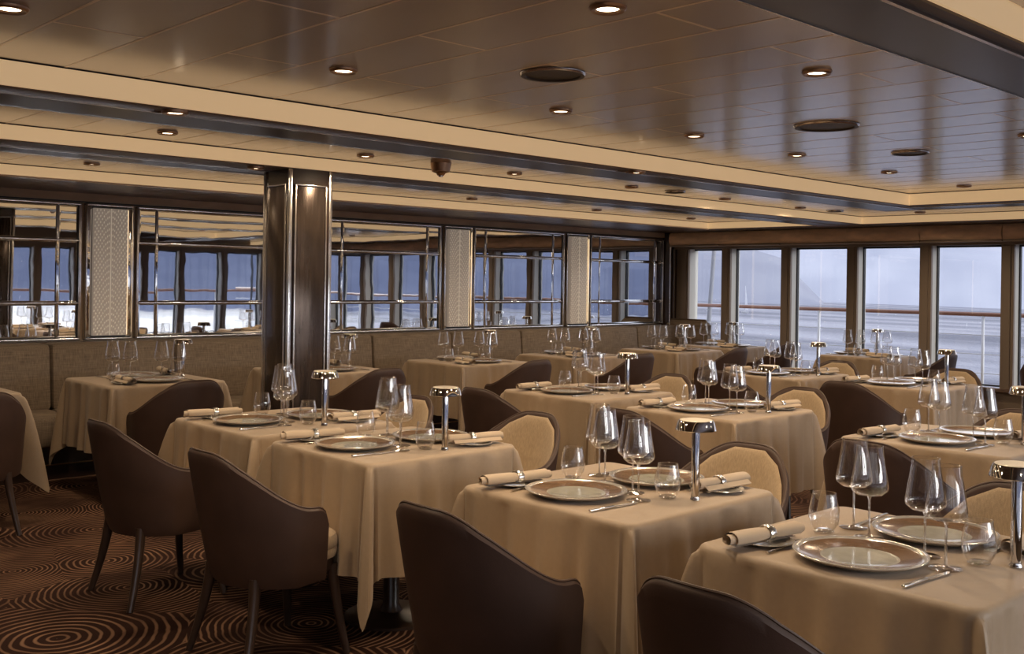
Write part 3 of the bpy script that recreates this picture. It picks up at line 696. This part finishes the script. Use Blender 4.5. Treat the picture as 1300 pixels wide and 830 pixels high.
# ------------------------------------------------------------------ tables
TABLES=[ # key, near corner x, near corner y, w, d, seats along x (0) or y (1), phrase
('H',2.30,.92,.78,.78,0,'the nearest table, lower right'),
('G',2.33,1.94,.78,.77,0,'the second front table from right'),
('F2',2.32,3.22,.79,.74,0,'the third front table from right'),
('F1',2.33,4.10,.79,.80,0,'the fourth front table from right'),
('K',4.47,1.70,.78,.78,0,'the right middle-row table'),
('J',4.52,3.08,.80,.76,0,'the centre middle-row table'),
('I',4.60,4.14,.80,.80,0,'the left middle-row table'),
('M',6.93,3.14,.78,.78,0,'the right third-row table'),
('L',6.90,4.14,.78,.78,0,'the left third-row table'),
('T0',1.34,6.44,.80,.80,1,'the cropped table at left edge'),
('A',2.66,6.44,.80,.80,1,'the banquette table left of pillar'),
('B',4.10,6.50,.80,.78,1,'the banquette table behind pillar'),
('C',5.60,6.48,.80,.78,1,'the banquette table right of pillar'),
('D',6.98,6.50,.80,.78,1,'the banquette table third from windows'),
('E',8.50,6.50,.80,.78,1,'the banquette table second from windows'),
('F',9.62,6.62,.72,.76,1,'the corner table beside the windows'),
('W',9.62,4.85,.72,.72,1,'the small table under the bow windows'),
]
POS={'charger':(-.195,.01,0),'bread':(-.235,.255,0),'napkin':(-.25,.25,-.12),'knife':(-.245,-.195,0),'fork':(-.23,.19,0),'butter':(-.20,.265,.35)}
LR=['left','right']; O4=['leftmost','second from left of','third from left of','rightmost']
for key,x0,y0,w,d,ori,ph in TABLES:
    cx_,cy_=x0+w/2,y0+d/2; rnd=random.Random(key)
    t=empty('dining_table',(cx_,cy_,0)); tag(t,'square dining table hidden under a cloth: '+ph,'table','cloth covered dining tables')
    mb=MB(); mb.bbox(-w/2+.03,-d/2+.03,.715,w/2-.03,d/2-.03,.742,.006); build(mb,'tabletop',M['tablewood'],t)
    mb=MB(); mb.lathe([(.0005,.0),(.20,.0),(.20,.012),(.05,.03),(.035,.06),(.035,.70),(.06,.715)],24); build(mb,'pedestal',M['legwood'],t)
    c=link('tablecloth',cloth_mesh(w,d,key),None,(cx_,cy_,.747)); tag(c,'champagne cloth draped over '+ph,'tablecloth','champagne tablecloths')
    base=0 if ori==0 else PI/2
    def W2(x,y,a=0):
        return cx_+x*math.cos(base+a)-y*math.sin(base+a), cy_+x*math.sin(base+a)+y*math.cos(base+a)
    Z=.749
    items={'charger':[],'bread':[],'napkin':[],'knife':[],'fork':[],'butter':[]}
    wines=[];tums=[]
    for s in (0,1):
        a=PI*s
        def jit(k=.006): return rnd.uniform(-k,k)
        for kd,(px_,py_,rr) in POS.items():
            X,Y=W2(px_+jit(),py_+jit(),a); items[kd].append((X,Y,base+a+rr+rnd.uniform(-.08,.08)*(kd!='charger')))
        for (px_,py_) in ((-.035,-.095),(-.115,-.185)):
            wines.append((*W2(px_+jit(),py_+jit(),a),0))
        tums.append((*W2(.0+jit(),-.215+jit(),a),0))
    zmap={'charger':Z,'bread':Z,'napkin':Z+.009,'knife':Z,'fork':Z,'butter':Z-.001}
    names={'charger':('round glazed charger plate','plate','charger plates'),'bread':('small round bread plate','plate','bread plates'),
           'napkin':('rolled beige napkin in silver ring','napkin','rolled napkins'),'knife':('steel table knife','knife','table knives'),
           'fork':('steel table fork','fork','table forks'),'butter':('small steel butter knife','knife','butter knives')}
    for kd,l in items.items():
        l=sorted(l,key=lambda q:px_of((q[0],q[1],.75)))
        for i,(X,Y,r) in enumerate(l):
            nmn,cat,g=names[kd]; put(kd,X,Y,zmap[kd],r,'%s, %s one on %s'%(nmn,LR[i],ph),cat,g+' on the tables')
    for i,(X,Y,r) in enumerate(sorted(wines,key=lambda q:px_of((q[0],q[1],.75)))):
        put('wine',X,Y,Z,0,'wine glass, %s four on %s'%(O4[i]+(' of' if i in(0,3) else ''),ph),'glass','wine glasses on the tables')
    for i,(X,Y,r) in enumerate(sorted(tums,key=lambda q:px_of((q[0],q[1],.75)))):
        put('tum',X,Y,Z,0,'stemless water tumbler, the %s one on %s'%(LR[i],ph),'glass','water tumblers on the tables')
    X,Y=W2(.045,-.29); put('lamp',X,Y,Z,rnd.uniform(0,6),'mirror-polished cordless table lamp on '+ph,'lamp','cordless lamps on the tables')
# ------------------------------------------------------------------ chairs
T={k:(x0+w/2,y0+d/2,w,d) for k,x0,y0,w,d,o,p in TABLES}
near='brown tub chairs seen from behind'; far='tub chairs with cream inner backs facing the view'; side='tub chairs facing the banquette'
for key,dx,dy,rz,lab in [('H',-.615,.02,0,'dark brown tub chair cut off by the bottom edge beside the nearest table'),
    ('G',-.60,-.02,0,'large dark brown tub chair in the centre foreground, seen from behind'),
    ('F2',-.635,-.03,0,'dark brown tub chair seen from behind, second from left in the front row'),
    ('F1',-.63,.07,0,'dark brown tub chair seen from behind, leftmost of the front row'),
    ('K',-.56,.03,0,'brown tub chair seen from behind at the right middle-row table'),
    ('J',-.62,.0,0,'brown tub chair seen from behind at the centre middle-row table'),
    ('I',-.62,.10,0,'brown tub chair seen from behind at the left middle-row table'),
    ('M',-.64,.0,0,'brown tub chair seen from behind at the right third-row table'),
    ('L',-.60,.05,0,'brown tub chair seen from behind at the left third-row table')]:
    place_chair(T[key][0]+dx,T[key][1]+dy,rz,lab,near)
for key,dx,dy in [('H',.60,.0),('G',.60,.04),('F2',.62,.0),('F1',.58,.0),('K',.62,.02),('J',.64,.0),('I',.64,.0),('M',.64,.0),('L',.64,.0)]:
    ph=[p for k,x0,y0,w,d,o,p in TABLES if k==key][0]
    place_chair(T[key][0]+dx,T[key][1]+dy,180,'tub chair showing its cream inner back at '+ph,far)
for key in ('T0','A','B','C','D','E','F','W'):
    ph=[p for k,x0,y0,w,d,o,p in TABLES if k==key][0]
    dx={'T0':.04,'A':-.06,'B':.0}.get(key,.02)
    place_chair(T[key][0]+dx,T[key][1]-.60,90,'dark tub chair turned towards '+ph,side)
place_chair(9.86,3.36,-12,'dark tub chair standing alone by the windows at the right edge',near)
# ------------------------------------------------------------------ outside: deck, rail, sea and shores
mb=MB(); mb.box(X1+.2,-6,-.3,12.8,14,-.05); o=build(mb,'outer_deck',M['deck']); o['kind']='structure'; o.name='deck_slab'  # teak deck slab outside the bow windows
r=empty('deck_railing',(12.2,0,-.05)); tag(r,'white ship railing with brown wooden handrail outside the bow windows','railing')
mb=MB(); mb.tube([(0,-6,1.20),(0,14,1.20)],.024,8); build(mb,'handrail',M['teak'],r)
for y in (-5,-3,-1,1,2.9,4.95,7.05,8.35,10.4,12.5):
    mb=MB(); mb.tube([(0,y,0),(0,y,1.18)],.018,8); build(mb,'post',M['whitepaint'],r)
for z in (.30,.52,.74,.96):
    mb=MB(); mb.tube([(0,-6,z),(0,14,z)],.005,6); build(mb,'wire',M['whitepaint'],r)
mb=MB(); mb.box(-.05,-6,0,.05,14,.12); build(mb,'kerb',M['whitepaint'],r)
r=empty('deck_railing',(0,-2.8,-.05)); tag(r,'ship railing outside the starboard windows, seen only in the mirrors','railing')
mb=MB(); mb.tube([(-5,0,1.20),(12.2,0,1.20)],.024,8); build(mb,'handrail',M['teak'],r)
for x in range(-4,12,2):
    mb=MB(); mb.tube([(x,0,0),(x,0,1.18)],.018,8); build(mb,'post',M['whitepaint'],r)
mb=MB(); mb.tube([(12.45,9.03,0),(12.45,8.80,3.2)],[.035,.028],12); o=build(mb,'deck_mast',M['greymast']); tag(o,'slanted pale grey mast outside the leftmost bow window','mast')
TILT=Matrix.Translation((0,0,EYE))@Matrix.Rotation(ROLL,4,FW)@Matrix.Translation((0,0,-EYE))
SEAZ=-15.0
mb=MB(); n=48
rows=[[(r_*math.cos(2*PI*i/n),r_*math.sin(2*PI*i/n),SEAZ) for i in range(n)] for r_ in (14,60,300,1500,5000)]
mb.grid(rows,closed=True,smooth=False); o=build(mb,'sea',M['sea']); tag(o,'pale lavender rippled sea beyond the ship railing','sea',kind='stuff'); o.matrix_world=TILT
def hill(name,az0,az1,dist,prof,mat_,label,seed):
    rnd=random.Random(seed); mb=MB(); n=90; rows=[]
    for j in range(9):
        t=j/8; row=[]
        for i in range(n+1):
            a=math.radians(az0+(az1-az0)*i/n); h=prof(az0+(az1-az0)*i/n)
            rr=dist+t*dist*.35+ (30*math.sin(i*.9+j)+18*math.sin(i*2.3+j*1.7))*t
            z=SEAZ-.5+h*(1-(1-min(1,t*1.25))**1.6) + (h*.04*math.sin(i*1.3+j*2.1)+h*.03*math.sin(i*.5-j))*(0<t)
            row.append((rr*math.cos(a),rr*math.sin(a),z))
        rows.append(row)
    mb.grid(rows); o=build(mb,name,mat_); tag(o,label,'hill'); o.matrix_world=TILT; return o
def az(x): return math.degrees(YAW-math.atan((x-PX)/F_PX))
def hpx(p,d):    # height in metres from pixels above the water line at distance d*1.25
    return p/F_PX*d*1.28
import bisect
def interp(pts):
    pts=sorted(pts)
    def f(a):
        if a<=pts[0][0]: return pts[0][1]
        if a>=pts[-1][0]: return pts[-1][1]
        for (a0,h0),(a1,h1) in zip(pts[:-1],pts[1:]):
            if a0<=a<=a1: return h0+(h1-h0)*(a-a0)/(a1-a0)
    return f
D1=1230
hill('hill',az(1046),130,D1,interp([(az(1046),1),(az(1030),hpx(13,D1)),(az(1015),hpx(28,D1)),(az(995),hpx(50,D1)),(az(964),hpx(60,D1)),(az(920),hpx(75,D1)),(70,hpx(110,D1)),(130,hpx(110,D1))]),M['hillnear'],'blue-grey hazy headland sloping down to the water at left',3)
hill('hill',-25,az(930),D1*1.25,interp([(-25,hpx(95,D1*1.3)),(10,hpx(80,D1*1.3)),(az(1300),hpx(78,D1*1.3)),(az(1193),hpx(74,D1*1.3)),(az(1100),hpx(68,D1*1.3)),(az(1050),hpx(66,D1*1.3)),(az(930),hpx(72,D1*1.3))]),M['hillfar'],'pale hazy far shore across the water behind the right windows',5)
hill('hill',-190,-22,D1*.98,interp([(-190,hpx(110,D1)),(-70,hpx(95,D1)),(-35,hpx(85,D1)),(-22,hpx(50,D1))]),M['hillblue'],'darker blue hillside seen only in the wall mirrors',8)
# small sailing boat
bd=FW*1.0; a=math.radians(az(947)); dd=700
r=empty('sailboat',(0,0,0)); tag(r,'tiny white sailboat on the water before the headland','boat')
zz=SEAZ
r.matrix_world=TILT@Matrix.Translation((dd*math.cos(a),dd*math.sin(a),zz))@Matrix.Rotation(math.radians(60),4,'Z')
mb=MB(); mb.grid([[(-5,0,1.1),(-3,.9,1.1),(0,1.3,1.1),(3,.9,1.1),(5.5,0,1.2),(3,-.9,1.1),(0,-1.3,1.1),(-3,-.9,1.1)],[(-4.4,0,-.3),(-3,.5,-.4),(0,.7,-.5),(3,.4,-.4),(4.6,0,-.2),(3,-.4,-.4),(0,-.7,-.5),(-3,-.5,-.4)]],closed=True); build(mb,'hull',M['whitepaint'],r)
mb=MB(); mb.add([(.3,.05,2),(.3,.05,17),(-4.5,.4,2.2),(.3,-.05,2),(.3,-.05,17),(-4.5,.3,2.2)],[(0,1,2),(5,4,3),(0,3,4,1),(1,4,5,2),(2,5,3,0)]); build(mb,'mainsail',M['sailcloth'],r)
mb=MB(); mb.tube([(.4,0,1),(.4,0,18)],.12,6); build(mb,'mast',M['whitepaint'],r)
